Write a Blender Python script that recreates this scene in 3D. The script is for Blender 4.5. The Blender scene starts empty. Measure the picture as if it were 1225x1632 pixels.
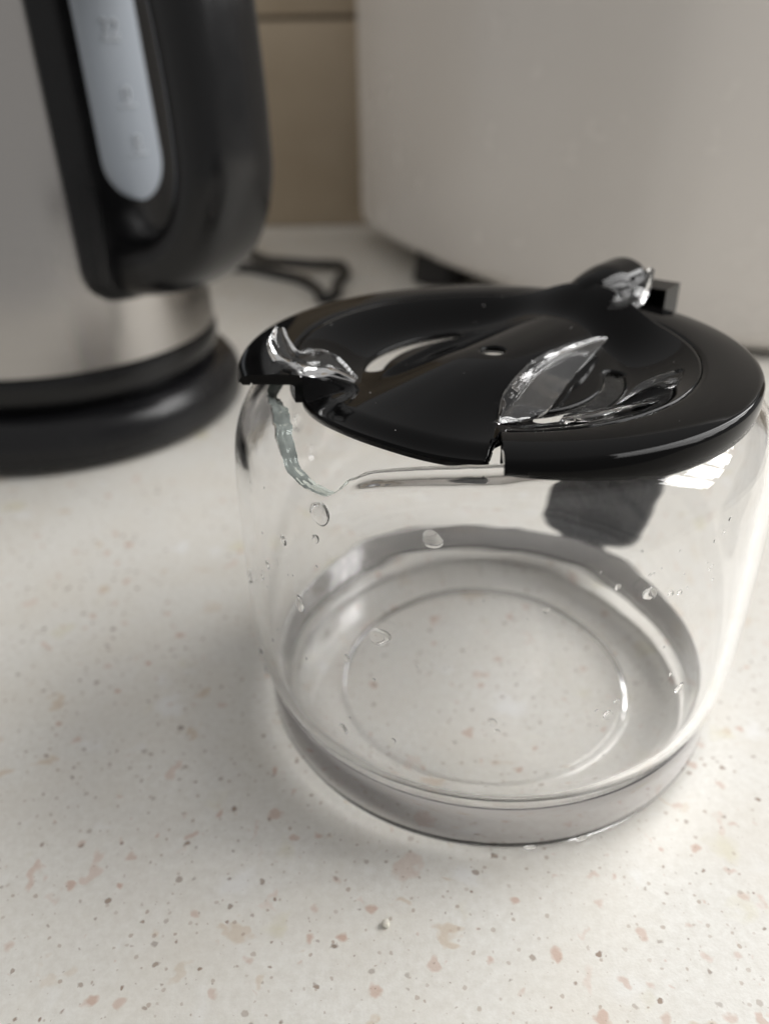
import bpy, bmesh, math, random
import numpy as np
from mathutils import Vector, Matrix, noise

random.seed(7)
CM = 0.01
rad = math.radians
scene = bpy.context.scene
col = scene.collection

# ------------------------------------------------------------------ camera
cam_d = bpy.data.cameras.new('camera')
cam = bpy.data.objects.new('camera', cam_d); col.objects.link(cam)
cam_d.sensor_fit = 'VERTICAL'; cam_d.sensor_height = 36.0
cam_d.lens = 1281.0 / 1632.0 * 36.0
cam_d.clip_start = 0.005; cam_d.clip_end = 20.0
cam.matrix_world = (Matrix.Translation((0, 0, 15.80 * CM)) @ Matrix.Rotation(rad(90 - 30.31), 4, 'X')
                    @ Matrix.Rotation(-0.018, 4, 'Z'))
cam_d.dof.use_dof = True
cam_d.dof.focus_distance = 0.152
cam_d.dof.aperture_fstop = 9.0
scene.camera = cam

# ------------------------------------------------------------------ world: dim even room light
w = bpy.data.worlds.new('World'); scene.world = w; w.use_nodes = True
bg = w.node_tree.nodes['Background']
bg.inputs[0].default_value = (1.0, 0.988, 0.975, 1); bg.inputs[1].default_value = 0.385

# ------------------------------------------------------------------ window with a vertical blind, right of the counter
WIN_P = Vector((96, 50, 104)) * CM
WIN_T = Vector((2, 30, 2)) * CM
ld = bpy.data.lights.new('window_light', 'AREA'); ld.shape = 'RECTANGLE'
ld.size = 1.10; ld.size_y = 1.05; ld.energy = 26.0; ld.color = (1.0, 0.992, 0.982)
lo = bpy.data.objects.new('window_light', ld); col.objects.link(lo)
lo.location = WIN_P
zz = (WIN_P - WIN_T).normalized(); zz.z *= 0.35; zz.normalize()
lo.rotation_euler = zz.to_track_quat('Z', 'Y').to_euler()
ld.use_nodes = True
nt = ld.node_tree
em = nt.nodes['Emission']
geo = nt.nodes.new('ShaderNodeNewGeometry')
sep = nt.nodes.new('ShaderNodeSeparateXYZ')
nt.links.new(geo.outputs['Parametric'], sep.inputs[0])
m1 = nt.nodes.new('ShaderNodeMath'); m1.operation = 'MULTIPLY'; m1.inputs[1].default_value = 6.0
nt.links.new(sep.outputs[0], m1.inputs[0])
m2 = nt.nodes.new('ShaderNodeMath'); m2.operation = 'FRACT'; nt.links.new(m1.outputs[0], m2.inputs[0])
m3 = nt.nodes.new('ShaderNodeMath'); m3.operation = 'LESS_THAN'; m3.inputs[1].default_value = 0.64
nt.links.new(m2.outputs[0], m3.inputs[0])
m4 = nt.nodes.new('ShaderNodeMath'); m4.operation = 'MULTIPLY_ADD'
m4.inputs[1].default_value = 1.5; m4.inputs[2].default_value = 0.06
nt.links.new(m3.outputs[0], m4.inputs[0])
nt.links.new(m4.outputs[0], em.inputs['Strength'])

# ------------------------------------------------------------------ render and colour
vs = scene.view_settings
vs.view_transform = 'Standard'; vs.look = 'None'; vs.exposure = 0.0; vs.gamma = 1.0; vs.use_curve_mapping = False
cy = scene.cycles
cy.use_denoising = True
cy.max_bounces = 24; cy.transmission_bounces = 24; cy.glossy_bounces = 8; cy.diffuse_bounces = 3
cy.transparent_max_bounces = 16
cy.caustics_refractive = True; cy.caustics_reflective = True
cy.blur_glossy = 0.0; cy.sample_clamp_indirect = 12.0


# ================================================================== helpers
def link(name, me, mats=None, parent=None, smooth=True):
    o = bpy.data.objects.new(name, me); col.objects.link(o)
    if mats is not None:
        for m in (mats if isinstance(mats, (list, tuple)) else [mats]):
            me.materials.append(m)
    if parent is not None: o.parent = parent
    if smooth:
        me.polygons.foreach_set('use_smooth', [True] * len(me.polygons))
    return o


def mesh(name, verts, faces, mat, parent=None, smooth=True, fix=True):
    me = bpy.data.meshes.new(name)
    me.from_pydata([tuple(Vector(v) * CM) for v in verts], [], faces)
    if fix:
        bm = bmesh.new(); bm.from_mesh(me)
        bmesh.ops.remove_doubles(bm, verts=bm.verts, dist=1e-7)
        bmesh.ops.recalc_face_normals(bm, faces=bm.faces)
        bm.to_mesh(me); bm.free()
    me.update()
    return link(name, me, mat, parent, smooth)


def sharp(o, deg=35):
    """split shading at creases sharper than deg"""
    me = o.data
    bm = bmesh.new(); bm.from_mesh(me)
    for e in bm.edges:
        if len(e.link_faces) == 2 and e.calc_face_angle(0) > rad(deg): e.smooth = False
    bm.to_mesh(me); bm.free()
    return o


def tag(o, label, cat, group=None):
    o['label'] = label; o['category'] = cat
    if group: o['group'] = group
    return o


def empty(name, loc=(0, 0, 0)):
    o = bpy.data.objects.new(name, None); col.objects.link(o)
    o.location = Vector(loc) * CM; o.empty_display_size = 0.02
    return o


def cr(pts, n):
    """Catmull-Rom through pts (tuples), n samples, chord parameter"""
    P = np.array(pts, float)
    d = np.r_[0, np.cumsum(np.maximum(np.linalg.norm(np.diff(P, axis=0), axis=1), 1e-9))]
    T = np.linspace(0, d[-1], n)
    m = np.zeros_like(P)
    for i in range(len(P)):
        a, b = max(i - 1, 0), min(i + 1, len(P) - 1)
        m[i] = (P[b] - P[a]) / (d[b] - d[a])
    out = []
    for t in T:
        i = min(np.searchsorted(d, t, 'right') - 1, len(P) - 2); hh = d[i + 1] - d[i]; s = (t - d[i]) / hh
        out.append((2*s**3 - 3*s**2 + 1) * P[i] + (s**3 - 2*s**2 + s) * hh * m[i]
                   + (-2*s**3 + 3*s**2) * P[i + 1] + (s**3 - s**2) * hh * m[i + 1])
    return np.array(out)


def lathe(name, prof, mat, parent=None, n=96, closed=False, crease=35):
    """prof: list of (r,z) in cm"""
    verts, faces, rows = [], [], []
    for r, z in prof:
        if r < 1e-6:
            rows.append([len(verts)] * n); verts.append((0, 0, z))
        else:
            row = []
            for k in range(n):
                a = 2 * math.pi * k / n
                row.append(len(verts)); verts.append((r * math.cos(a), r * math.sin(a), z))
            rows.append(row)
    m = len(rows)
    for i in range(m if closed else m - 1):
        A, B = rows[i], rows[(i + 1) % m]
        for k in range(n):
            q = [A[k], A[(k + 1) % n], B[(k + 1) % n], B[k]]
            u = []
            for v in q:
                if v not in u: u.append(v)
            if len(u) > 2: faces.append(u)
    return sharp(mesh(name, verts, faces, mat, parent), crease)


def tube(name, pts, radius, mat, parent=None, n=80, seg=14, shape=None, caps=True):
    """sweep a section (radius, or shape(t)->list of (a,b)) along a smooth path; b axis stays closest to world z"""
    P = cr(pts, n)
    verts, faces = [], []
    for i in range(n):
        t = Vector(P[min(i + 1, n - 1)] - P[max(i - 1, 0)]).normalized()
        yield_up = Vector((0, 0, 1)) if abs(t.z) < 0.97 else Vector((1, 0, 0))
        s = t.cross(yield_up).normalized()
        u = s.cross(t).normalized()
        for k in range(seg):
            a = 2 * math.pi * k / seg
            x, y = radius * math.cos(a), radius * math.sin(a)
            verts.append(Vector(P[i]) + s * x + u * y)
    for i in range(n - 1):
        for k in range(seg):
            faces.append([i * seg + k, i * seg + (k + 1) % seg, (i + 1) * seg + (k + 1) % seg, (i + 1) * seg + k])
    if caps:
        faces.append(list(range(seg))); faces.append([(n - 1) * seg + k for k in range(seg)])
    return mesh(name, verts, faces, mat, parent)


def box(name, lo_, hi_, mat, parent=None, bev=0.1, rot=0, origin=(0, 0, 0)):
    bm = bmesh.new()
    bmesh.ops.create_cube(bm, size=1)
    c = [(a + b) / 2 for a, b in zip(lo_, hi_)]; s = [b - a for a, b in zip(lo_, hi_)]
    for v in bm.verts:
        v.co = Vector((c[0] + v.co.x * s[0], c[1] + v.co.y * s[1], c[2] + v.co.z * s[2]))
    if bev: bmesh.ops.bevel(bm, geom=list(bm.edges), offset=bev, segments=3, affect='EDGES', profile=0.5)
    R = Matrix.Translation(Vector(origin)) @ Matrix.Rotation(rot, 4, 'Z')
    for v in bm.verts: v.co = (R @ v.co) * CM
    me = bpy.data.meshes.new(name); bm.to_mesh(me); bm.free()
    return sharp(link(name, me, mat, parent), 50)


# ================================================================== materials
def newmat(name):
    m = bpy.data.materials.new(name); m.use_nodes = True
    return m, m.node_tree, m.node_tree.nodes['Principled BSDF']


def plain(name, colr, rough, metal=0.0, spec=0.5, noise_scale=None, noise_amt=0.0, bump=0.0, coat=0.0):
    m, nt, p = newmat(name)
    p.inputs['Base Color'].default_value = (*colr, 1); p.inputs['Roughness'].default_value = rough
    p.inputs['Metallic'].default_value = metal; p.inputs['Specular IOR Level'].default_value = spec
    p.inputs['Coat Weight'].default_value = coat
    if noise_scale:
        tc = nt.nodes.new('ShaderNodeTexCoord')
        n = nt.nodes.new('ShaderNodeTexNoise'); n.inputs['Scale'].default_value = noise_scale
        n.inputs['Detail'].default_value = 5
        nt.links.new(tc.outputs['Object'], n.inputs['Vector'])
        mr = nt.nodes.new('ShaderNodeMapRange')
        mr.inputs['From Min'].default_value = 0.3; mr.inputs['From Max'].default_value = 0.7
        mr.inputs['To Min'].default_value = max(rough - noise_amt, 0.01); mr.inputs['To Max'].default_value = rough + noise_amt
        nt.links.new(n.outputs['Fac'], mr.inputs['Value']); nt.links.new(mr.outputs[0], p.inputs['Roughness'])
        if bump:
            b = nt.nodes.new('ShaderNodeBump'); b.inputs['Strength'].default_value = bump; b.inputs['Distance'].default_value = 0.0004
            nt.links.new(n.outputs['Fac'], b.inputs['Height']); nt.links.new(b.outputs[0], p.inputs['Normal'])
    return m


def glass_mat(name, ior=1.5, tint=None, dens=0.0, rough=0.0, colr=(1, 1, 1)):
    m, nt, p = newmat(name)
    nt.nodes.remove(p)
    g = nt.nodes.new('ShaderNodeBsdfGlass'); g.inputs['IOR'].default_value = ior; g.inputs['Roughness'].default_value = rough
    g.inputs['Color'].default_value = (*colr, 1)
    out = nt.nodes['Material Output']
    nt.links.new(g.outputs[0], out.inputs['Surface'])
    if tint:
        v = nt.nodes.new('ShaderNodeVolumeAbsorption'); v.inputs['Color'].default_value = (*tint, 1)
        v.inputs['Density'].default_value = dens
        nt.links.new(v.outputs[0], out.inputs['Volume'])
    return m


def counter_mat():
    m, nt, p = newmat('speckled_laminate')
    N, L = nt.nodes, nt.links
    tc = N.new('ShaderNodeTexCoord')

    def noise_n(scale, detail=3, vec=None, rough=0.5):
        n = N.new('ShaderNodeTexNoise'); n.inputs['Scale'].default_value = scale
        n.inputs['Detail'].default_value = detail; n.inputs['Roughness'].default_value = rough
        L.new(vec or tc.outputs['Object'], n.inputs['Vector']); return n

    def math_n(op, a, b=None, c=None):
        x = N.new('ShaderNodeMath'); x.operation = op
        for i, v in enumerate((a, b, c)):
            if v is None: continue
            if isinstance(v, (int, float)): x.inputs[i].default_value = v
            else: L.new(v, x.inputs[i])
        return x.outputs[0]

    def warp(amount, scale, off=0.0, stretch=(1, 1, 1), rotz=0):
        mp = N.new('ShaderNodeMapping'); mp.inputs['Location'].default_value = (off, off * 1.7, 0)
        mp.inputs['Scale'].default_value = stretch; mp.inputs['Rotation'].default_value = (0, 0, rotz)
        L.new(tc.outputs['Object'], mp.inputs['Vector'])
        n = noise_n(scale, 2, mp.outputs[0])
        s = N.new('ShaderNodeVectorMath'); s.operation = 'SUBTRACT'; s.inputs[1].default_value = (.5, .5, .5)
        L.new(n.outputs['Color'], s.inputs[0])
        k = N.new('ShaderNodeVectorMath'); k.operation = 'SCALE'; k.inputs['Scale'].default_value = amount
        L.new(s.outputs[0], k.inputs[0])
        a = N.new('ShaderNodeVectorMath'); a.operation = 'ADD'
        L.new(mp.outputs[0], a.inputs[0]); L.new(k.outputs[0], a.inputs[1])
        return a.outputs[0]

    def flecks(scale, rmin, rmax, frac, vec, soft=0.06):
        v = N.new('ShaderNodeTexVoronoi'); v.voronoi_dimensions = '2D'; v.inputs['Scale'].default_value = scale
        L.new(vec, v.inputs['Vector'])
        sp = N.new('ShaderNodeSeparateColor'); L.new(v.outputs['Color'], sp.inputs[0])
        rr = math_n('MULTIPLY_ADD', math_n('POWER', sp.outputs[0], 2.2), rmax - rmin, rmin)
        on = math_n('LESS_THAN', sp.outputs[1], frac)
        d = math_n('SUBTRACT', rr, v.outputs['Distance'])
        e = math_n('DIVIDE', d, soft)
        cl = N.new('ShaderNodeClamp'); L.new(e, cl.inputs[0])
        op = math_n('MULTIPLY_ADD', sp.outputs[2], 0.55, 0.45)
        return math_n('MULTIPLY', math_n('MULTIPLY', cl.outputs[0], on), op), sp.outputs[2]

    def mix(base, fac, colr):
        x = N.new('ShaderNodeMix'); x.data_type = 'RGBA'
        if isinstance(fac, (int, float)): x.inputs[0].default_value = fac
        else: L.new(fac, x.inputs[0])
        if isinstance(base, tuple): x.inputs[6].default_value = (*base, 1)
        else: L.new(base, x.inputs[6])
        if isinstance(colr, tuple): x.inputs[7].default_value = (*colr, 1)
        else: L.new(colr, x.inputs[7])
        return x.outputs[2]

    n1 = noise_n(480, 6, None, 0.72); n2 = noise_n(38, 3)
    mr = N.new('ShaderNodeMapRange'); mr.inputs['From Min'].default_value = 0.34; mr.inputs['From Max'].default_value = 0.66
    L.new(n1.outputs['Fac'], mr.inputs['Value'])
    c = mix((0.685, 0.66, 0.605), mr.outputs[0], (0.785, 0.77, 0.725))
    mr2 = N.new('ShaderNodeMapRange'); mr2.inputs['From Min'].default_value = 0.4; mr2.inputs['From Max'].default_value = 0.7
    mr2.inputs['To Max'].default_value = 0.45
    L.new(n2.outputs['Fac'], mr2.inputs['Value'])
    c = mix(c, mr2.outputs[0], (0.70, 0.655, 0.575))
    # pale yellow-green and white clouds
    f, _ = flecks(62, 0.10, 0.36, 0.20, warp(0.010, 170, 3.1), 0.22)
    c = mix(c, math_n('MULTIPLY', f, 0.5), (0.63, 0.58, 0.38))
    f, _ = flecks(75, 0.12, 0.40, 0.30, warp(0.010, 150, 5.3), 0.22)
    c = mix(c, math_n('MULTIPLY', f, 0.6), (0.82, 0.82, 0.81))
    # pink and tan chips
    f, _ = flecks(98, 0.04, 0.29, 0.26, warp(0.012, 190, 0.7, (1, 0.75, 1), 0.5), 0.10)
    c = mix(c, math_n('MULTIPLY', f, 0.46), (0.58, 0.37, 0.28))
    f, _ = flecks(106, 0.04, 0.29, 0.26, warp(0.012, 210, 9.7, (0.8, 1, 1), -0.6), 0.10)
    c = mix(c, math_n('MULTIPLY', f, 0.46), (0.54, 0.39, 0.24))
    f, _ = flecks(165, 0.06, 0.30, 0.34, warp(0.004, 300, 13.7), 0.12)
    c = mix(c, math_n('MULTIPLY', f, 0.65), (0.50, 0.28, 0.19))
    # brown dots, large, middle, fine
    f, _ = flecks(135, 0.03, 0.125, 0.38, warp(0.0022, 420, 1.9), 0.05)
    c = mix(c, math_n('MULTIPLY', f, 0.80), (0.19, 0.125, 0.08))
    f, _ = flecks(215, 0.05, 0.18, 0.46, warp(0.0015, 600, 4.4), 0.06)
    c = mix(c, math_n('MULTIPLY', f, 0.85), (0.23, 0.145, 0.09))
    f, _ = flecks(430, 0.08, 0.26, 0.36, warp(0.0008, 900, 7.4), 0.08)
    c = mix(c, math_n('MULTIPLY', f, 0.6), (0.33, 0.23, 0.155))
    L.new(c, p.inputs['Base Color'])
    p.inputs['Roughness'].default_value = 0.36
    p.inputs['Specular IOR Level'].default_value = 0.45
    b = N.new('ShaderNodeBump'); b.inputs['Strength'].default_value = 0.35; b.inputs['Distance'].default_value = 0.00015
    nb = noise_n(1500, 3)
    L.new(nb.outputs['Fac'], b.inputs['Height']); L.new(b.outputs[0], p.inputs['Normal'])
    return m


def tile_mat():
    m, nt, p = newmat('beige_glazed_tile')
    N, L = nt.nodes, nt.links
    tc = N.new('ShaderNodeTexCoord'); n = N.new('ShaderNodeTexNoise'); n.inputs['Scale'].default_value = 25
    n.inputs['Detail'].default_value = 6; L.new(tc.outputs['Object'], n.inputs['Vector'])
    x = N.new('ShaderNodeMix'); x.data_type = 'RGBA'; L.new(n.outputs['Fac'], x.inputs[0])
    x.inputs[6].default_value = (0.37, 0.295, 0.205, 1); x.inputs[7].default_value = (0.45, 0.37, 0.27, 1)
    L.new(x.outputs[2], p.inputs['Base Color']); p.inputs['Roughness'].default_value = 0.3
    return m


def steel_mat():
    m, nt, p = newmat('brushed_steel')
    N, L = nt.nodes, nt.links
    tc = N.new('ShaderNodeTexCoord'); mp = N.new('ShaderNodeMapping'); mp.inputs['Scale'].default_value = (30, 30, 1800)
    L.new(tc.outputs['Object'], mp.inputs['Vector'])
    n = N.new('ShaderNodeTexNoise'); n.inputs['Scale'].default_value = 1; n.inputs['Detail'].default_value = 4
    L.new(mp.outputs[0], n.inputs['Vector'])
    mr = N.new('ShaderNodeMapRange'); mr.inputs['To Min'].default_value = 0.15; mr.inputs['To Max'].default_value = 0.28
    L.new(n.outputs['Fac'], mr.inputs['Value']); L.new(mr.outputs[0], p.inputs['Roughness'])
    p.inputs['Base Color'].default_value = (0.47, 0.45, 0.43, 1); p.inputs['Metallic'].default_value = 1
    p.inputs['Anisotropic'].default_value = 0.5
    return m


def band_mat():
    m, nt, p = newmat('brushed_steel_band')
    N, L = nt.nodes, nt.links
    p.inputs['Base Color'].default_value = (0.49, 0.48, 0.485, 1); p.inputs['Metallic'].default_value = 1
    p.inputs['Roughness'].default_value = 0.11; p.inputs['Anisotropic'].default_value = 0.75
    tg = N.new('ShaderNodeTangent'); tg.direction_type = 'RADIAL'; tg.axis = 'Z'
    L.new(tg.outputs[0], p.inputs['Tangent'])
    return m


M_counter = counter_mat()
M_tile = tile_mat()
M_grout = plain('tile_grout', (0.13, 0.11, 0.085), 0.9)
M_glass = glass_mat('carafe_glass', 1.48)
M_fract = glass_mat('fractured_glass_edge', 1.48, rough=0.14, colr=(0.92, 0.99, 0.955))
_nt = M_fract.node_tree
_d = _nt.nodes.new('ShaderNodeBsdfDiffuse'); _d.inputs['Color'].default_value = (0.74, 0.81, 0.76, 1)
_x = _nt.nodes.new('ShaderNodeMixShader')
_tc = _nt.nodes.new('ShaderNodeTexCoord'); _n = _nt.nodes.new('ShaderNodeTexNoise'); _n.inputs['Scale'].default_value = 160; _n.inputs['Detail'].default_value = 3
_nt.links.new(_tc.outputs['Object'], _n.inputs['Vector'])
_r = _nt.nodes.new('ShaderNodeMapRange'); _r.inputs['From Min'].default_value = 0.35; _r.inputs['From Max'].default_value = 0.7
_r.inputs['To Min'].default_value = 0.16; _r.inputs['To Max'].default_value = 0.36
_nt.links.new(_n.outputs['Fac'], _r.inputs['Value']); _nt.links.new(_r.outputs[0], _x.inputs[0])
_nt.links.new([n for n in _nt.nodes if n.bl_idname == 'ShaderNodeBsdfGlass'][0].outputs[0], _x.inputs[1])
_nt.links.new(_d.outputs[0], _x.inputs[2]); _nt.links.new(_x.outputs[0], _nt.nodes['Material Output'].inputs['Surface'])
M_shard = glass_mat('shard_glass', 1.5)
M_water = glass_mat('water', 1.33)
M_lid = plain('glossy_black_plastic', (0.003, 0.0029, 0.003), 0.04, spec=0.10, noise_scale=60, noise_amt=0.025)


def add_dust(m, scale, rmax, frac, colr):
    nt = m.node_tree; N, L = nt.nodes, nt.links; p = N['Principled BSDF']
    tc = N.new('ShaderNodeTexCoord'); v = N.new('ShaderNodeTexVoronoi'); v.inputs['Scale'].default_value = scale
    L.new(tc.outputs['Object'], v.inputs['Vector'])
    sp = N.new('ShaderNodeSeparateColor'); L.new(v.outputs['Color'], sp.inputs[0])
    r = N.new('ShaderNodeMath'); r.operation = 'MULTIPLY'; r.inputs[1].default_value = rmax; L.new(sp.outputs[0], r.inputs[0])
    c = N.new('ShaderNodeMath'); c.operation = 'LESS_THAN'; L.new(v.outputs['Distance'], c.inputs[0]); L.new(r.outputs[0], c.inputs[1])
    o = N.new('ShaderNodeMath'); o.operation = 'LESS_THAN'; L.new(sp.outputs[1], o.inputs[0]); o.inputs[1].default_value = frac
    f = N.new('ShaderNodeMath'); f.operation = 'MULTIPLY'; L.new(c.outputs[0], f.inputs[0]); L.new(o.outputs[0], f.inputs[1])
    x = N.new('ShaderNodeMix'); x.data_type = 'RGBA'; L.new(f.outputs[0], x.inputs[0])
    x.inputs[6].default_value = p.inputs['Base Color'].default_value; x.inputs[7].default_value = (*colr, 1)
    L.new(x.outputs[2], p.inputs['Base Color'])


add_dust(M_lid, 330, 0.085, 0.22, (0.30, 0.29, 0.28))
M_handle = plain('satin_black_plastic', (0.012, 0.012, 0.013), 0.28, noise_scale=120, noise_amt=0.06)
M_kplastic = plain('kettle_black_plastic', (0.006, 0.006, 0.0065), 0.20, spec=0.38, noise_scale=90, noise_amt=0.05)
M_kbase = plain('kettle_base_plastic', (0.010, 0.010, 0.011), 0.24, spec=0.35, noise_scale=90, noise_amt=0.05)
M_steel = steel_mat()
M_gauge = plain('frosted_gauge_plastic', (0.33, 0.36, 0.40), 0.20, noise_scale=40, noise_amt=0.06)
M_mark = plain('gauge_print', (0.50, 0.53, 0.57), 0.4)
M_white = plain('white_appliance_plastic', (0.78, 0.74, 0.695), 0.24, noise_scale=30, noise_amt=0.05)
M_rubber = plain('dark_rubber', (0.02, 0.018, 0.017), 0.6)
M_cord = plain('black_cord', (0.012, 0.012, 0.012), 0.45)
M_crumb = plain('crumb', (0.72, 0.69, 0.60), 0.7)

# ================================================================== setting: countertop and tiled wall
WALL_Y = 84.0
ct = box('countertop', (-95, -12, -3.8), (95, WALL_Y, 0), M_counter, None, bev=0)
ct['kind'] = 'structure'
wall = box('wall', (-95, WALL_Y + 0.9, -3.8), (95, WALL_Y + 6, 36), M_grout, None, bev=0)
wall['kind'] = 'structure'
tile_me = None
TW, TH, J = 20.0, 17.55, 0.35
for iz in range(2):
    for ix in range(-4, 4):
        x0 = -17.5 + ix * (TW + J); z0 = 0.05 + iz * (TH + J)
        if tile_me is None:
            t = box('tile', (0, 0, 0), (TW, 1.2, TH), M_tile, wall, bev=0.14); tile_me = t.data
        else:
            t = bpy.data.objects.new('tile', tile_me); col.objects.link(t); t.parent = wall
        t.location = Vector((x0, WALL_Y + 0.02 + random.uniform(0, 0.05), z0)) * CM

# ================================================================== white appliance behind
ap = empty('bread_maker', (16, 62, 0))
tag(ap, 'large white rounded plastic appliance standing behind the black lid', 'appliance')
plan = [(-1.5, 74), (0.1, 68), (2.1, 62.8), (5.4, 56.0), (8.9, 51.4), (11.8, 48.2), (13.8, 46.3), (15.0, 45.3), (16.2, 44.7),
        (19, 43.8), (23, 42.7), (28, 41.9), (32, 42.6), (35.5, 46), (38, 54), (38.5, 64), (38, 74), (34, 80), (26, 82), (12, 82), (2, 81), (-1.2, 78.5)]
pl = cr(plan + [plan[0]], 161)[:-1]
cen = np.array([18.0, 66.0])


def offset_loop(P, d):
    out = []
    n = len(P)
    for i in range(n):
        t = P[(i + 1) % n] - P[i - 1]; t = t / np.linalg.norm(t)
        nrm = np.array([t[1], -t[0]])           # outward for counter-clockwise walk
        out.append(P[i] - nrm * d)
    return np.array(out)


def prism(name, rows, mat, parent, org, lift=None):
    verts, faces = [], []
    n = len(rows[0][0])
    for P, z in rows:
        for q in P: verts.append((q[0] - org[0], q[1] - org[1], z + (lift(q[0]) if lift and z < 3 else 0)))
    for i in range(len(rows) - 1):
        for k in range(n):
            faces.append([i * n + k, i * n + (k + 1) % n, (i + 1) * n + (k + 1) % n, (i + 1) * n + k])
    faces.append(list(range(n))[::-1]); faces.append([(len(rows) - 1) * n + k for k in range(n)])
    return sharp(mesh(name, verts, faces, mat, parent), 40)


rows = []
for k in range(9):
    a = math.pi / 2 * k / 8
    rows.append((offset_loop(pl, 1.3 * (1 - math.sin(a))), 0.3 + 1.3 * (1 - math.cos(a))))
rows.append((pl, 27.0))
for k in range(1, 9):
    a = math.pi / 2 * k / 8
    rows.append((offset_loop(pl, 2.5 * (1 - math.cos(a))), 27 + 2.5 * math.sin(a)))
def lift(x):                            # the underside rises towards the back left
    t = min(max((15 - x) / 9.0, 0), 1)
    return 1.5 * t * t * (3 - 2 * t)


prism('body', rows, M_white, ap, (16, 62), lift)
prism('lid', [(offset_loop(pl, 3.6), 29.4), (offset_loop(pl, 3.2), 30.2), (offset_loop(pl, 4.2), 31.2)], M_white, ap, (16, 62))
for fx, fy in ((4.6, 62.0), (29, 47.5), (32, 76), (5, 77)):
    fh = 0.36 + lift(fx)
    f_ = lathe('rubber_foot', [(0, 0), (1.9, 0), (2.1, 0.1), (1.95, fh), (0, fh)], M_rubber, ap, n=32)
    f_.location = Vector((fx - 16, fy - 62, 0)) * CM

# ================================================================== kettle on its power base
KC = (-15.8, 38.8)
kb = empty('kettle_power_base', (KC[0], KC[1], 0))
tag(kb, 'round black plastic power base under the steel kettle', 'power base')
lathe('base_disc', [(0, 0.15), (8.2, 0.15), (8.5, 0.3), (8.62, 0.7), (8.6, 1.2), (8.45, 1.75), (8.15, 2.15), (7.8, 2.32), (7.4, 2.36), (0, 2.36)], M_kbase, kb, n=128, crease=60)
for a in (30, 150, 270):
    f_ = lathe('rubber_foot', [(0, 0), (0.7, 0), (0.75, 0.2), (0, 0.2)], M_rubber, kb, n=20)
    f_.location = (7 * CM * math.cos(rad(a)), 7 * CM * math.sin(rad(a)), 0)

kt = empty('electric_kettle', (KC[0], KC[1], 2.36))
tag(kt, 'brushed steel electric kettle with black handle and clear water gauge', 'kettle')
KZ = 2.36


def kr(z):  # steel radius at world z
    return 7.5 - 0.9 * max(0.0, (z - 4.0)) / 18.0


lathe('bottom_skirt', [(0, 0.02), (7.0, 0.02), (7.35, 0.2), (7.56, 0.7), (7.6, 1.3), (7.5, 1.62), (0, 1.62)], M_kplastic, kt, n=128)
prof = [(7.38, 1.63), (7.5, 1.72)] + [(kr(z), z - KZ) for z in np.linspace(4.3, 21.5, 16)] + [(kr(21.5) - 0.25, 19.4), (0, 19.4)]
lathe('steel_body', prof, M_steel, kt, n=160)
lathe('lid', [(6.4, 19.42), (6.5, 19.9), (6.2, 20.7), (5.0, 21.3), (2.0, 21.6), (0.0, 21.65)], M_kplastic, kt, n=96)
HAZ = -34.0


def patch(name, half_of_z, zs, rad_off, thick, mat, parent, cols=28, shift=0.0):
    """curved plate on the kettle wall; half_of_z(z) half width in degrees"""
    V, F = [], []
    n = len(zs)
    for side in (0, 1):
        for z in zs:
            hw = half_of_z(z)
            for k in range(cols + 1):
                u = -1 + 2 * k / cols
                edge = 0.35 * thick * (abs(u) ** 8)
                r = kr(z) + rad_off + (thick - edge if side else 0)
                a = rad(HAZ + shift + u * hw)
                V.append((r * math.cos(a), r * math.sin(a), z - KZ))
    c1 = cols + 1
    def idx(s, i, k): return s * n * c1 + i * c1 + k
    for s in (0, 1):
        for i in range(n - 1):
            for k in range(cols):
                F.append([idx(s, i, k), idx(s, i, k + 1), idx(s, i + 1, k + 1), idx(s, i + 1, k)])
    for i in range(n - 1):
        for k in (0, cols):
            F.append([idx(0, i, k), idx(0, i + 1, k), idx(1, i + 1, k), idx(1, i, k)])
    for i in (0, n - 1):
        for k in range(cols):
            F.append([idx(0, i, k), idx(0, i, k + 1), idx(1, i, k + 1), idx(1, i, k)])
    return sharp(mesh(name, V, F, mat, parent), 40)


def half_panel(z):
    zb, rc = 6.75, 1.3
    d = z - zb
    full = 33.0
    if d < rc: return full - math.degrees((rc - math.sqrt(max(rc*rc - (rc - d)**2, 0))) / 7.4)
    return full


zs = [6.75 + 1.3 * (1 - math.cos(math.pi / 2 * k / 8)) for k in range(9)] + list(np.linspace(8.5, 21.2, 14))
patch('gauge_panel', half_panel, zs, -0.05, 0.42, M_kplastic, kt, shift=9.0)


def half_gauge(z):
    zb, rc = 10.45, 1.62
    d = z - zb
    if d < rc: return max(math.degrees(math.sqrt(max(rc*rc - (rc - d)**2, 0)) / 7.6), 0.3)
    return math.degrees(rc / 7.6)


zs = [10.45 + 1.62 * (1 - math.cos(math.pi / 2 * k / 14)) for k in range(15)] + list(np.linspace(12.5, 20.4, 14))
gauge = patch('water_gauge', half_gauge, zs, 0.10, 0.36, M_gauge, kt)

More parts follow.
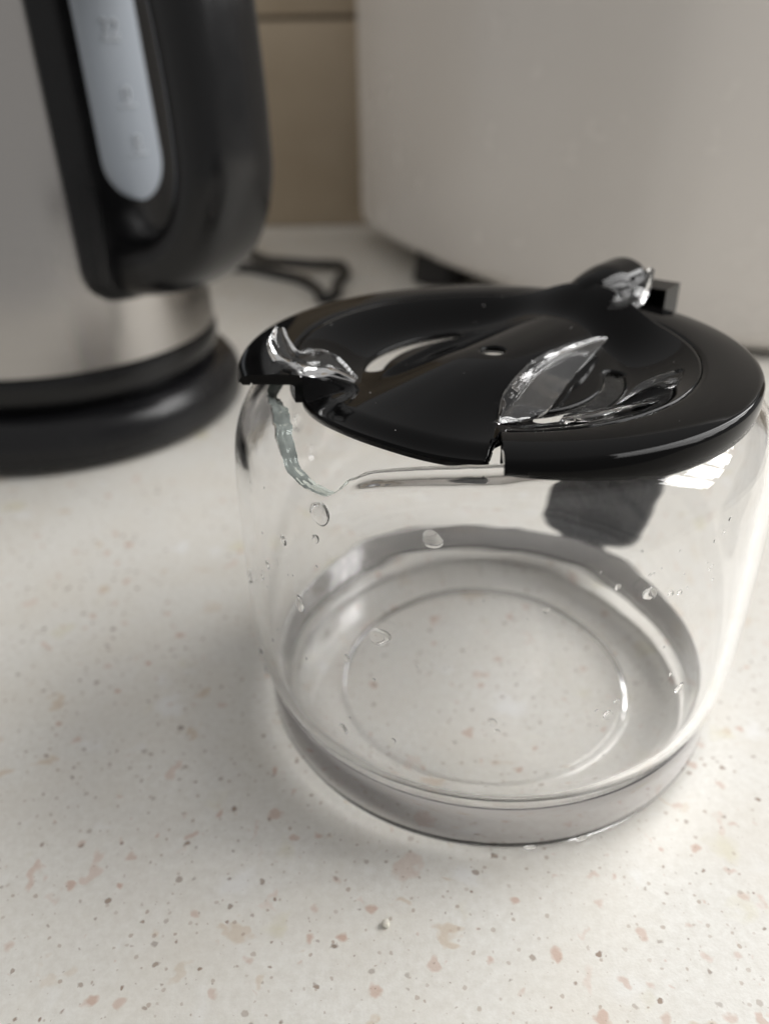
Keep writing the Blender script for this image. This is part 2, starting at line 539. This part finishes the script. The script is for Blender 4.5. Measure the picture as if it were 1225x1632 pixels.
# raised marks on the gauge: short scale lines with small numerals
for z, txt, du in ((16.05, '32', -1.0), (13.85, '0', 0.6), (12.15, '8', 1.4)):
    a = rad(HAZ + du)
    r = kr(z) + 0.475
    n_ = Vector((math.cos(a), math.sin(a), 0)); t_ = Vector((-math.sin(a), math.cos(a), 0))
    V = []
    for sx, sz in ((-0.42, -0.03), (0.42, -0.03), (0.42, 0.03), (-0.42, 0.03)):
        for off in (-0.03, 0.03):
            V.append(n_ * (r + off) + t_ * sx + Vector((0, 0, z - KZ + sz)))
    mesh('scale_line', V, [[0, 2, 4, 6], [1, 3, 5, 7], [0, 1, 3, 2], [2, 3, 5, 4], [4, 5, 7, 6], [6, 7, 1, 0]], M_mark, gauge, smooth=False)
    cu = bpy.data.curves.new('numeral', 'FONT'); cu.body = txt; cu.size = 0.85 * CM; cu.align_x = 'CENTER'; cu.extrude = 0.0002
    tmp = bpy.data.objects.new('numeral_text', cu); col.objects.link(tmp)
    me = bpy.data.meshes.new_from_object(tmp.evaluated_get(bpy.context.evaluated_depsgraph_get()))
    bpy.data.objects.remove(tmp)
    o = link('numeral', me, M_mark, gauge, smooth=False)
    Mx = Matrix((t_, Vector((0, 0, 1)), n_)).transposed().to_4x4()
    Mx.translation = (n_ * (r + 0.01) + Vector((0, 0, z - KZ + 0.10))) * CM
    o.matrix_local = Mx

# handle: broad rounded bar, D shaped, in the vertical plane at HAZ
path = [(7.4, 20.2), (9.3, 20.6), (11.2, 19.8), (11.9, 18.0), (12.2, 15.5), (12.3, 13.2), (12.2, 11.4), (11.4, 9.6), (10.0, 8.5), (8.4, 8.1), (7.2, 8.0)]
P = cr(path, 70)
V, F = [], []
seg = 28
dr = Vector((math.cos(rad(HAZ)), math.sin(rad(HAZ)), 0)); dt = Vector((-dr.y, dr.x, 0))
for i in range(70):
    tt = P[min(i + 1, 69)] - P[max(i - 1, 0)]; tt = tt / np.linalg.norm(tt)
    nn = (tt[1], -tt[0])
    hw = 1.85 + 0.2 * math.cos(i / 69 * math.pi) ** 2
    ht = 1.22
    for k in range(seg):
        a = 2 * math.pi * k / seg
        x = math.copysign(abs(math.cos(a)) ** 0.62, math.cos(a)) * hw
        y = math.copysign(abs(math.sin(a)) ** 0.62, math.sin(a)) * ht
        V.append(dr * (P[i][0] + nn[0] * y) + dt * x + Vector((0, 0, P[i][1] + nn[1] * y - KZ)))
for i in range(69):
    for k in range(seg):
        F.append([i * seg + k, i * seg + (k + 1) % seg, (i + 1) * seg + (k + 1) % seg, (i + 1) * seg + k])
F.append(list(range(seg))); F.append([69 * seg + k for k in range(seg)])
mesh('handle', V, F, M_kplastic, kt)

# cord
cpts = [(-16.5, 47.0, 0.6), (-16.8, 52, 0.35), (-16.2, 60, 0.35), (-13.8, 65.2, 0.35), (-11.1, 65.8, 0.35), (-8.1, 63.6, 0.35), (-6.1, 61.7, 0.35), (-4.6, 58.8, 0.35),
        (-4.0, 56.0, 0.36), (-3.2, 57.2, 0.38), (-3.2, 60.2, 0.4), (-2.7, 63.0, 0.45), (-3.2, 65.2, 0.5), (-5.3, 64.6, 0.75), (-6.9, 64.4, 0.95), (-9.4, 67.2, 0.6),
        (-13.2, 74.3, 0.36), (-20, 79, 0.36), (-30, 81, 0.36)]
cord = tube('power_cord', cpts, 0.40, M_cord, None, n=180, seg=12)
tag(cord, 'thin black power cord looping on the counter by the wall', 'cord')

# ================================================================== broken glass carafe
JC = (2.72, 17.495)
jar = empty('glass_carafe', (JC[0], JC[1], 0.012))
tag(jar, 'broken clear glass coffee carafe with jagged rim under black lid', 'carafe')
RJ, TH_G = 6.22, 0.27
RC, RF, FT = 0.30, 0.36, 0.27
RB = 5.80
outer = [(0.0, 0.12), (1.2, 0.12), (2.4, 0.12), (3.2, 0.12), (3.80, 0.115), (3.90, 0.10), (3.97, 0.035), (4.04, 0.006), (4.4, 0.003), (RB - RC - 0.1, 0.0)]
for k in range(1, 11):
    a = math.pi / 2 * k / 10
    outer.append((RB - RC + RC * math.sin(a), RC * (1 - math.cos(a))))
outer += [(RB + 0.02, 0.6), (RB + 0.03, 1.0), (RB + 0.035, 1.35)]
UP = [(5.85, 1.58), (5.92, 1.76), (6.02, 2.02), (6.11, 2.4), (6.18, 3.0), (6.22, 3.9), (6.23, 5.5), (6.22, 6.8), (6.20, 7.5), (6.15, 8.0), (6.04, 8.4), (5.88, 8.72), (5.7, 8.95), (5.5, 9.14), (5.3, 9.3), (5.12, 9.42), (5.0, 9.5)]
outer += UP


def wall_r(z):
    return float(np.interp(z, [q[1] for q in UP], [q[0] for q in UP])) if z > 1.58 else RB + 0.035


oc = cr(outer, 190)
NO = len(oc)
inner = [(0.0, FT + 0.05), (1.2, FT + 0.05), (2.4, FT + 0.045), (3.4, FT + 0.032), (4.2, FT + 0.012), (4.7, FT + 0.003), (5.0, FT)]
for k in range(1, 15):
    a = math.pi / 2 * k / 14
    inner.append((RB + 0.03 - TH_G - RF + RF * math.sin(a), FT + RF * (1 - math.cos(a))))
uc = cr([(RB + 0.035, 1.35)] + UP, 60)
for i in range(2, 60):
    t = uc[min(i + 1, 59)] - uc[i - 1]; t = t / np.linalg.norm(t)
    q = uc[i] + np.array([-t[1], t[0]]) * TH_G
    if q[1] > inner[-1][1] + 0.03 or q[1] > 8.5: inner.append((q[0], q[1]))
inn = cr(inner, 190)
zb_key = [(180, 9.62), (184, 9.52), (187, 9.40), (190.0, 9.3), (195, 9.27), (200.7, 9.24), (204.5, 9.19), (207.9, 9.11), (211.3, 9.0), (214.5, 8.88), (217.9, 8.74), (219.4, 8.68), (222.8, 8.60), (225.7, 8.565), (228.2, 8.565), (230.4, 8.6), (232.2, 8.71), (233.0, 8.81),
          (233.6, 8.92), (234.8, 9.0), (236.4, 9.07), (238.6, 9.15), (240.9, 9.21), (245.6, 9.29), (250.5, 9.35), (256.5, 9.40), (262.5, 9.44), (268, 9.5), (272, 9.62)]
kz = np.array(zb_key)


def zbreak(deg):
    if deg < 181 or deg > 271: return 9.9
    z = np.interp(deg, kz[:, 0], kz[:, 1])
    kk = 1.0 if deg < 236 else 0.25
    z += kk * 0.028 * noise.noise(Vector((deg * 0.42, 1.3, 0))) + kk * 0.016 * noise.noise(Vector((deg * 1.3, 4.1, 0)))
    return z


NA = 720
iw = int(np.argmax(oc[:, 1] > 7.0)); jw = int(np.argmax(inn[:, 1] > 7.0))     # above these rows the skins may be cut
az = [360.0 * k / NA for k in range(NA)]
V, F = [], []
n_low = iw + 1
n_top = 40
rows_o, rows_i = [], []
def ringrow(fn):
    r = []
    for a in az:
        x, z = fn(a)
        r.append(len(V)); V.append((x * math.cos(rad(a)), x * math.sin(rad(a)), z))
    return r
def cutparam(a, s, curve):
    """row s in 0..1 between the wall and the break, following the curve"""
    zt = min(zbreak(a), oc[-1, 1])
    if curve is inn and 190 < a < 240:
        zt = min(zt + 0.15 * (1 - abs((a - 215) / 25) ** 3), oc[-1, 1] - 0.004)
    zc = oc[iw:, 1]
    q = float(np.interp(zt, zc, np.linspace(0, 1, len(zc))))
    st = iw if curve is oc else jw
    f = st + (len(curve) - 1 - st) * q * s
    j = min(int(f), len(curve) - 2); u = f - j
    q_ = curve[j] * (1 - u) + curve[j + 1] * u
    if a > 234.3 and s > 0.87:                 # the rim left standing in front ends in a rounded bead
        bl = min((a - 234.3) / 2.5, 1.0) * min(max((275 - a) / 6, 0), 1)
        k_ = math.sin(math.pi * 0.7 * (s - 0.87) / 0.13)
        q_ = q_ + (np.array([0.085, 0.03]) if curve is oc else np.array([-0.05, -0.03])) * bl * k_
    return q_
for i in range(1, iw): rows_o.append(ringrow(lambda a, i=i: oc[i]))
for k in range(n_top + 1): rows_o.append(ringrow(lambda a, k=k: cutparam(a, k / n_top, oc)))
# broken (or fire-rounded) edge between the two skins
def edge_mid(a, u):
    A = cutparam(a, 1.0, oc); B = cutparam(a, 1.0, inn)
    q = A * (1 - u) + B * u
    broken = zbreak(a) < 9.48
    if broken and a > 235.5:
        q = q + np.array([0, 0.07 * math.sin(math.pi * u)])
    elif broken:
        q = q + np.array([0, 0.05 * math.sin(math.pi * u) * noise.noise(Vector((a * 0.13, u * 7.0, 7.0))) + 0.05 * math.sin(math.pi * u) * noise.noise(Vector((a * 0.2, 3.0, 2.0))) + 0.012 * noise.noise(Vector((a * 0.8, u * 3.0, 1.0)))])
    else:
        q = q + np.array([0, 0.10 * math.sin(math.pi * u)])
    return q
for u in (0.1, 0.2, 0.3, 0.4, 0.5, 0.6, 0.7, 0.8, 0.9): rows_o.append(ringrow(lambda a, u=u: edge_mid(a, u)))
for k in range(n_top, -1, -1): rows_o.append(ringrow(lambda a, k=k: cutparam(a, k / n_top, inn)))
for i in range(jw - 1, 0, -1): rows_o.append(ringrow(lambda a, i=i: inn[i]))
for A, B in zip(rows_o[:-1], rows_o[1:]):
    for k in range(NA):
        F.append([A[k], A[(k + 1) % NA], B[(k + 1) % NA], B[k]])
c0 = len(V); V.append((0, 0, oc[0][1])); c1 = len(V); V.append((0, 0, inn[0][1]))
for k in range(NA):
    F.append([rows_o[0][(k + 1) % NA], rows_o[0][k], c0])
    F.append([rows_o[-1][k], rows_o[-1][(k + 1) % NA], c1])
body = mesh('glass_body', V, F, M_glass, jar, fix=False)
me = body.data
me.materials.append(M_fract)
n_rows = len(rows_o)
i_edge = (iw - 1) + (n_top + 1)        # first row of the edge band
for p_ in me.polygons:
    rowi = p_.index // NA
    if i_edge - 1 <= rowi <= i_edge + 8:
        a_ = 360.0 * (p_.index % NA) / NA
        if zbreak(a_) < 9.5 and a_ < 235.5: p_.material_index = 1
# outward check on a wall face (all rows share one winding)
pw = me.polygons[(iw - 2) * NA]
if Vector((pw.center.x, pw.center.y, 0)).dot(pw.normal) < 0: me.flip_normals()
sharp(body, 60)

# polished steel band clamped round the foot of the glass
M_band = band_mat()
BI, BO = RB + 0.045, RB + 0.09
lathe('steel_band', [(BI, 0.46), (BO - 0.012, 0.45), (BO, 0.465), (BO + 0.004, 0.8), (BO + 0.004, 1.2), (BO, 1.545), (BO - 0.012, 1.56), (BI, 1.55)], M_band, jar, n=240, closed=True, crease=50)

# handle of the carafe, on the far side
HZ = rad(50); HG = rad(52)
hd, ht_ = Vector((math.cos(HG), math.sin(HG), 0)), Vector((-math.sin(HG), math.cos(HG), 0))
hp = cr([(6.35, 8.1), (7.3, 8.4), (8.3, 8.0), (8.8, 7.1), (8.8, 5.8), (8.3, 4.2), (7.4, 2.2), (6.55, 1.05)], 50)
V, F = [], []
seg = 24
for i in range(50):
    tt = hp[min(i + 1, 49)] - hp[max(i - 1, 0)]; tt = tt / np.linalg.norm(tt)
    nn = (tt[1], -tt[0]); s = i / 49
    hw = 1.78 + 0.15 * math.sin(s * math.pi); th = 0.62
    if s > 0.92: hw *= math.sqrt(max(1 - ((s - 0.92) / 0.085) ** 2, 0.12)); th *= math.sqrt(max(1 - ((s - 0.92) / 0.085) ** 2, 0.12))
    for k in range(seg):
        a = 2 * math.pi * k / seg
        x = math.copysign(abs(math.cos(a)) ** 0.5, math.cos(a)) * hw
        y = math.copysign(abs(math.sin(a)) ** 0.6, math.sin(a)) * th
        V.append(hd * (hp[i][0] + nn[0] * y) + ht_ * x + Vector((0, 0, hp[i][1] + nn[1] * y)))
for i in range(49):
    for k in range(seg):
        F.append([i * seg + k, i * seg + (k + 1) % seg, (i + 1) * seg + (k + 1) % seg, (i + 1) * seg + k])
F.append(list(range(seg))); F.append([49 * seg + k for k in range(seg)])
mesh('handle', V, F, M_handle, jar)

# water droplets clinging to the glass (azimuth, height, radius, stretch, skin)
drops = [(251.7, 8.36, .17, 0.8, 1), (242.8, 6.07, .20, 0.8, 1), (224.2, 5.98, .11, 1.4, 1), (288.5, 7.23, .125, 1, 1), (197.5, 2.1, .14, 1.2, 1), (198.4, 2.75, .10, 1.1, 1),
         (200.5, 5.2, .13, 1.2, 1), (220.4, 7.31, .08, 1.3, 1), (229.4, 7.75, .075, 1.2, 1), (213.6, 6.34, .08, 1.2, 1), (210, 5.81, .06, 1, 1), (282.4, 7.5, .055, 1, 1), (270.8, 7.13, .05, 1.1, 1),
         (263.5, 4.44, .07, 1.1, 1), (264.4, 4.2, .05, 1, 1), (233.5, 3.13, .085, 1.4, 1), (284.4, 4.43, .095, 1, 1), (285.6, 4.75, .05, 1, 1), (299.9, 4.51, .10, 1, 1), (230.0, 8.28, .19, 1.2, 1),
         (235.6, 5.21, .07, 1, 1), (293, 7.1, .055, 1, 1), (295, 7.05, .05, 1, 1),
         (149, 6.7, .17, 1.3, -1), (143.3, 5.56, .16, 1.2, -1), (158, 6.8, .12, 1.1, -1), (245, 3.4, .05, 1.2, 1), (286, 0.2, .14, 0.7, 1), (274, 0.2, .12, 0.7, 1)]
rnd = random.Random(11)
for k in range(34):
    drops.append((rnd.uniform(203, 306), rnd.uniform(2.2, 8.2), rnd.uniform(0.014, 0.034), rnd.uniform(0.9, 1.4), 1))
for k in range(10):
    drops.append((rnd.uniform(286, 302), rnd.uniform(7.3, 8.2), rnd.uniform(0.014, 0.03), 1.0, 1))
for a, z, r, st, skin in drops:
    r *= 1.18
    R0 = wall_r(z) + 0.003 if skin > 0 else wall_r(z) - TH_G - 0.003
    if z < RC: R0 = RB - RC + math.sqrt(RC**2 - (RC - z)**2)
    n_ = Vector((math.cos(rad(a)), math.sin(rad(a)), 0)) * skin
    if z < RC: n_ = (n_ + Vector((0, 0, -(RC - z) / RC))).normalized()
    t_ = Vector((-math.sin(rad(a)), math.cos(rad(a)), 0)); u_ = n_.cross(t_).normalized()
    base = Vector((math.cos(rad(a)), math.sin(rad(a)), 0)) * R0 + Vector((0, 0, z))
    V, F = [], []
    ns, nl = 20, 6
    ph = random.uniform(0, 6.28)
    for i in range(nl):
        b = math.pi / 2 * i / (nl - 1) * 0.98
        for k in range(ns):
            c_ = 2 * math.pi * k / ns
            wob = 1 + 0.12 * math.sin(2 * c_ + ph) + 0.07 * math.sin(3 * c_ - ph)
            rr = r * math.cos(b) * wob
            sag = -0.18 * r * math.sin(b)
            V.append(base + t_ * (rr * math.cos(c_)) + u_ * (rr * st * math.sin(c_)) + Vector((0, 0, sag)) + n_ * (0.42 * r * math.sin(b) + 0.002))
    for i in range(nl - 1):
        for k in range(ns):
            F.append([i * ns + k, i * ns + (k + 1) % ns, (i + 1) * ns + (k + 1) % ns, (i + 1) * ns + k])
    F.append(list(range(ns))[::-1]); F.append([(nl - 1) * ns + k for k in range(ns)])
    d_ = mesh('droplet', V, F, M_water, body)
    sharp(d_, 60)

# ================================================================== lid
LZ = 9.81
LC = (JC[0] - 0.21, JC[1])
lid = empty('carafe_lid', (LC[0], LC[1], LZ))
tag(lid, 'glossy black plastic lid with slots resting on the broken carafe', 'lid')
AX = rad(228)                         # spout direction
RI, RO = 4.45, 5.70
A0, A1 = 264.8, 360 + 197.0           # the ring runs the long way round; gap at the spout


def ring_profile(deg):
    d = deg % 360
    # depth of skirt: full except near the left end where the ring is a thin plate
    k = np.interp(deg, [264, 276, 296, 460, 500, 560], [0.12, 0.45, 1, 1, 0.0, 0.0])
    sk = -0.24 - 0.40 * k
    it = -0.62
    return [(RI + 0.16, it), (RI + 0.0, it), (RI - 0.01, -0.12), (RI + 0.0, -0.05), (RI + 0.04, -0.012), (RI + 0.14, 0.004), (RI + 0.55, 0.02), (RO - 0.40, 0.0), (RO - 0.16, -0.03), (RO - 0.075, -0.05), (RO - 0.025, -0.09), (RO, -0.15),
            (RO + 0.01, sk * 0.5 - 0.08), (RO - 0.02, sk + 0.06), (RO - 0.06, sk), (RO - 0.2, sk), (RO - 0.24, sk + 0.06), (RO - 0.26, min(-0.2, -0.24 + 0.02)), (RI + 0.2, -0.22), (RI + 0.16, -0.26)]


V, F = [], []
NR = 340
np_ = len(ring_profile(300))
for i in range(NR + 1):
    deg = A0 + (A1 - A0) * i / NR
    for r, z in ring_profile(deg):
        dd = deg
        # left end is cut along a chord rather than a radius
        if i > NR - 30:
            u = (i - (NR - 30)) / 30
            dd = deg + u * 5.5 * (RI + 0.6 - r) / 1.2 * 1.0
        V.append((r * math.cos(rad(dd)), r * math.sin(rad(dd)), z))
for i in range(NR):
    for k in range(np_):
        F.append([i * np_ + k, i * np_ + (k + 1) % np_, (i + 1) * np_ + (k + 1) % np_, (i + 1) * np_ + k])
F.append(list(range(np_))); F.append([NR * np_ + k for k in range(np_)])
sharp(mesh('outer_ring', V, F, M_lid, lid), 50)

# sunk dish with a broad ridge from hinge to spout, two curved slots and a centre hole
SLOTS = [(rad(104), rad(172)), (rad(284), rad(352))]
SR, SW = 2.72, 0.20


def sdf(x, y):
    d = math.hypot(x, y) - 0.24
    r = math.hypot(x, y); a = math.atan2(y, x) % (2 * math.pi)
    for a0, a1 in SLOTS:
        ac = min(max(a, a0), a1)
        if a < a0 or a > a1:
            if abs(a - a0) < abs(a - a1): ac = a0
            else: ac = a1
        d = min(d, math.hypot(x - SR * math.cos(ac), y - SR * math.sin(ac)) - SW)
    u = min(max((x * math.cos(rad(264.6)) + y * math.sin(rad(264.6)) - 3.75) / 0.9, 0), 1)
    d = min(d, math.hypot(x - (3.75 + 0.9 * u) * math.cos(rad(264.6 - 1.2 * u)), y - (3.75 + 0.9 * u) * math.sin(rad(264.6 - 1.2 * u))) - (0.03 + 0.10 * u))
    return d


def sstep(a, b, x):
    t = min(max((x - a) / (b - a), 0), 1); return t * t * (3 - 2 * t)


def dish_z(x, y):
    r = math.hypot(x, y)
    s = x * math.cos(AX) + y * math.sin(AX)          # along the axis, + to the spout
    p = -x * math.sin(AX) + y * math.cos(AX)
    z = -0.60 + 0.05 * (r / 4.4) ** 2
    along = 1 - 0.80 * sstep(0.2, 4.3, s)
    z += 0.55 * along * math.exp(-abs(p / 1.45) ** 2.6)
    # rise to meet the ring, except at the spout
    a = (math.degrees(math.atan2(y, x)) % 360)
    gap = sstep(190, 200, a) * (1 - sstep(263.5, 266, a))
    z += (1 - gap) * 0.53 * sstep(2.9, 4.75, r) / sstep(2.9, 4.75, 4.43)
    z -= gap * 0.10 * sstep(3.8, 4.42, r)
    return z


NRr, NT = 110, 460
V, idx, F = [], {}, []
RD = 4.43
rs = [0.05 + (RD - 0.05) * (i / (NRr - 1)) for i in range(NRr)]
pos = []
for r in rs:
    for k in range(NT):
        a = 2 * math.pi * k / NT
        pos.append((r * math.cos(a), r * math.sin(a)))
cell = (RD / NRr)
sd = []
for i, (x, y) in enumerate(pos):
    d = sdf(x, y)
    if abs(d) < cell * 0.62:          # snap to the rim of the opening
        e = 1e-3
        gx = (sdf(x + e, y) - sdf(x - e, y)) / (2 * e); gy = (sdf(x, y + e) - sdf(x, y - e)) / (2 * e)
        x -= gx * d; y -= gy * d; d = 0.0
        pos[i] = (x, y)
    sd.append(d)
for (x, y), d in zip(pos, sd):
    z = dish_z(x, y)
    if d < 0.10: z -= 0.055 * (1 - max(d, 0) / 0.10) ** 2
    V.append((x, y, z))
for i in range(NRr - 1):
    for k in range(NT):
        q = [i * NT + k, i * NT + (k + 1) % NT, (i + 1) * NT + (k + 1) % NT, (i + 1) * NT + k]
        if sum(sd[j] for j in q) / 4 < -1e-4 or min(sd[j] for j in q) < -1e-4: continue
        F.append(q)
used = sorted({j for f in F for j in f}); remap = {j: i for i, j in enumerate(used)}
dish = mesh('inner_dish', [V[j] for j in used], [[remap[j] for j in f] for f in F], M_lid, lid)
if dish.data.polygons[0].normal.z < 0: dish.data.flip_normals()
sm = dish.modifiers.new('thickness', 'SOLIDIFY'); sm.thickness = 0.17 * CM; sm.offset = -1.0

# hinge hump over the ring, towards the handle
hd, ht_ = Vector((math.cos(HZ), math.sin(HZ), 0)), Vector((-math.sin(HZ), math.cos(HZ), 0))
V, F = [], []
n1, seg = 34, 30
for i in range(n1):
    s = i / (n1 - 1)
    r = 3.5 + 3.5 * s
    rr = 0.86 * (sstep(-0.25, 0.35, s) * 0.7 + 0.3)
    if s > 0.86: rr *= math.sqrt(max(1 - ((s - 0.86) / 0.145) ** 2, 0.02))
    zc = -0.36 + 0.34 * sstep(0, 0.6, s)
    for k in range(seg):
        a = 2 * math.pi * k / seg
        x = math.cos(a) * rr * 0.98; zq = math.sin(a) * rr * (0.95 if math.sin(a) > 0 else 0.35)
        V.append(hd * r + ht_ * x + Vector((0, 0, zc + zq)))
for i in range(n1 - 1):
    for k in range(seg):
        F.append([i * seg + k, i * seg + (k + 1) % seg, (i + 1) * seg + (k + 1) % seg, (i + 1) * seg + k])
F.append(list(range(seg))); F.append([(n1 - 1) * seg + k for k in range(seg)])
mesh('hinge_knuckle', V, F, M_lid, lid)

# open box-shaped hinge ear beside it
ear = Vector((math.cos(rad(36)), math.sin(rad(36)), 0))
bm = bmesh.new()
def addbox(bm, lo_, hi_, R):
    r = bmesh.ops.create_cube(bm, size=1)
    for v in r['verts']:
        c = [(a + b) / 2 for a, b in zip(lo_, hi_)]; s = [b - a for a, b in zip(lo_, hi_)]
        v.co = (R @ Vector((c[0] + v.co.x * s[0], c[1] + v.co.y * s[1], c[2] + v.co.z * s[2]))) * CM
R = Matrix.Rotation(HZ, 4, 'Z')
addbox(bm, (5.6, -1.65, 0.26), (6.5, -0.6, 0.35), R)
addbox(bm, (5.6, -1.65, -0.5), (6.5, -1.56, 0.259), R)
addbox(bm, (6.4, -1.559, -0.5), (6.5, -0.6, 0.259), R)
me = bpy.data.meshes.new('hinge_ear'); bm.to_mesh(me); bm.free()
link('hinge_ear', me, M_lid, lid, smooth=False)


# ================================================================== glass shards lying on the lid
def shard(name, A, B, bulge, thick, label, n=60, m=14, jag=0.01, group='loose glass shards on the lid', seed=0, bead=0.0):
    """curved splinter: edge curves A and B (lid coordinates, cm), bulging between them; A may carry a rounded bead"""
    PA, PB = cr(A, n), cr(B, n)
    mid = [[None] * (m + 1) for _ in range(n)]
    for i in range(n):
        for k in range(m + 1):
            u = k / m
            q = PA[i] * (1 - u) + PB[i] * u
            s = i / (n - 1)
            q = q + np.array(bulge) * (4 * u * (1 - u)) * (0.25 + 0.75 * math.sin(math.pi * s))
            q = q + 0.006 * np.array([noise.noise(Vector((s * 5, u * 2.2, seed + 3))), noise.noise(Vector((s * 5, u * 2.2, seed + 13))), noise.noise(Vector((s * 6, u * 2.5, seed + 23)))])
            mid[i][k] = Vector(q)
    V, F = [], []
    top, bot = [], []
    for side, store in ((1, top), (-1, bot)):
        for i in range(n):
            row = []
            for k in range(m + 1):
                du = mid[min(i + 1, n - 1)][k] - mid[max(i - 1, 0)][k]
                dv = mid[i][min(k + 1, m)] - mid[i][max(k - 1, 0)]
                nn = du.cross(dv)
                nn = nn.normalized() if nn.length > 1e-9 else Vector((0, 0, 1))
                u = k / m; s = i / (n - 1)
                tk = (thick + bead * max(0.0, 1 - u / 0.22) ** 0.5) * (0.35 + 0.65 * math.sin(math.pi * min(max(s, 0.04), 0.96)) ** 0.5)
                q = mid[i][k] + nn * (side * tk / 2)
                if k in (0, m):
                    q = q + Vector((noise.noise(Vector((i * .22, k, seed))), noise.noise(Vector((i * .22, k + 9, seed))), noise.noise(Vector((i * .22, k + 5, seed))))) * jag
                row.append(len(V)); V.append(q)
            store.append(row)
    for i in range(n - 1):
        for k in range(m):
            F.append([top[i][k], top[i][k + 1], top[i + 1][k + 1], top[i + 1][k]])
            F.append([bot[i][k], bot[i + 1][k], bot[i + 1][k + 1], bot[i][k + 1]])
        for k in (0, m):
            F.append([top[i][k], top[i + 1][k], bot[i + 1][k], bot[i][k]])
    for i in (0, n - 1):
        for k in range(m):
            F.append([top[i][k], top[i][k + 1], bot[i][k + 1], bot[i][k]])
    zmin = min(v.z for v in V)
    o = mesh(name, [v for v in V], F, M_shard, None)
    sharp(o, 40)
    o.location = Vector((LC[0], LC[1], LZ)) * CM
    tag(o, label, 'glass shard', group)
    return o


shard('glass_shard', [(-4.88, 0.02, 0.55), (-4.98, -0.37, 0.35), (-4.8, -0.74, 0.10), (-4.39, -1.10, 0.02), (-3.96, -1.05, -0.12), (-3.6, -0.83, -0.2), (-3.1, -0.75, -0.42)],
      [(-4.69, -0.02, 0.56), (-4.51, -0.40, 0.32), (-4.3, -0.80, 0.24), (-4.08, -0.85, 0.30), (-3.82, -0.60, 0.22), (-3.5, -0.62, 0.06), (-3.08, -0.70, -0.38)],
      (0.05, 0.14, -0.10), 0.15, 'small curled clear glass shard on the left end of the lid rim', seed=1, bead=0.08)
shard('glass_shard', [(-0.37, -3.44, -0.28), (-0.17, -2.6, -0.22), (0.18, -1.77, -0.18), (0.81, -0.71, -0.14), (1.67, 0.19, -0.12), (2.35, 0.63, -0.1), (2.76, 0.83, -0.1)],
      [(-0.31, -3.38, -0.36), (0.17, -3.14, -0.42), (0.71, -2.74, -0.42), (1.18, -1.87, -0.38), (1.61, -1.04, -0.32), (2.14, -0.23, -0.22), (2.77, 0.8, -0.12)],
      (0.0, 0.0, 0.02), 0.10, 'largest curved glass shard lying in the lid dish beside the right slot', jag=0.012, seed=2, bead=0.14)
shard('glass_shard', [(3.06, 2.29, -0.42), (3.18, 2.32, 0.25), (3.59, 2.64, 0.58), (3.93, 2.81, 0.8), (4.23, 2.86, 1.0)],
      [(3.25, 2.22, -0.42), (3.7, 2.5, 0.02), (4.03, 2.63, 0.20), (4.28, 2.93, 0.42), (4.30, 2.84, 0.96)],
      (0.12, -0.15, 0.05), 0.12, 'upright glass splinter leaning against the hinge at the back of the lid', jag=0.012, seed=3, bead=0.06)
shard('glass_shard', [(0.86, -3.40, -0.33), (1.37, -3.42, -0.30), (2.02, -3.20, -0.27), (2.85, -2.94, -0.16)],
      [(1.08, -2.75, -0.50), (1.68, -2.55, -0.50), (2.32, -2.45, -0.46), (2.89, -2.80, -0.20)],
      (0.05, -0.1, 0.10), 0.10, 'thin flat glass sliver tucked against the inner front edge of the lid ring', seed=4, bead=0.04)

# ================================================================== crumb on the counter
bm = bmesh.new(); bmesh.ops.create_icosphere(bm, subdivisions=3, radius=0.085 * CM)
for v in bm.verts:
    v.co *= 1 + 0.35 * noise.noise(v.co * 1500)
    v.co.z *= 0.75
zmin = min(v.co.z for v in bm.verts)
for v in bm.verts: v.co.z -= zmin
me = bpy.data.meshes.new('crumb'); bm.to_mesh(me); bm.free()
cb = link('crumb', me, M_crumb); cb.location = Vector((-0.12, 10.05, 0.001)) * CM
tag(cb, 'tiny pale crumb on the speckled counter in front of carafe', 'crumb')
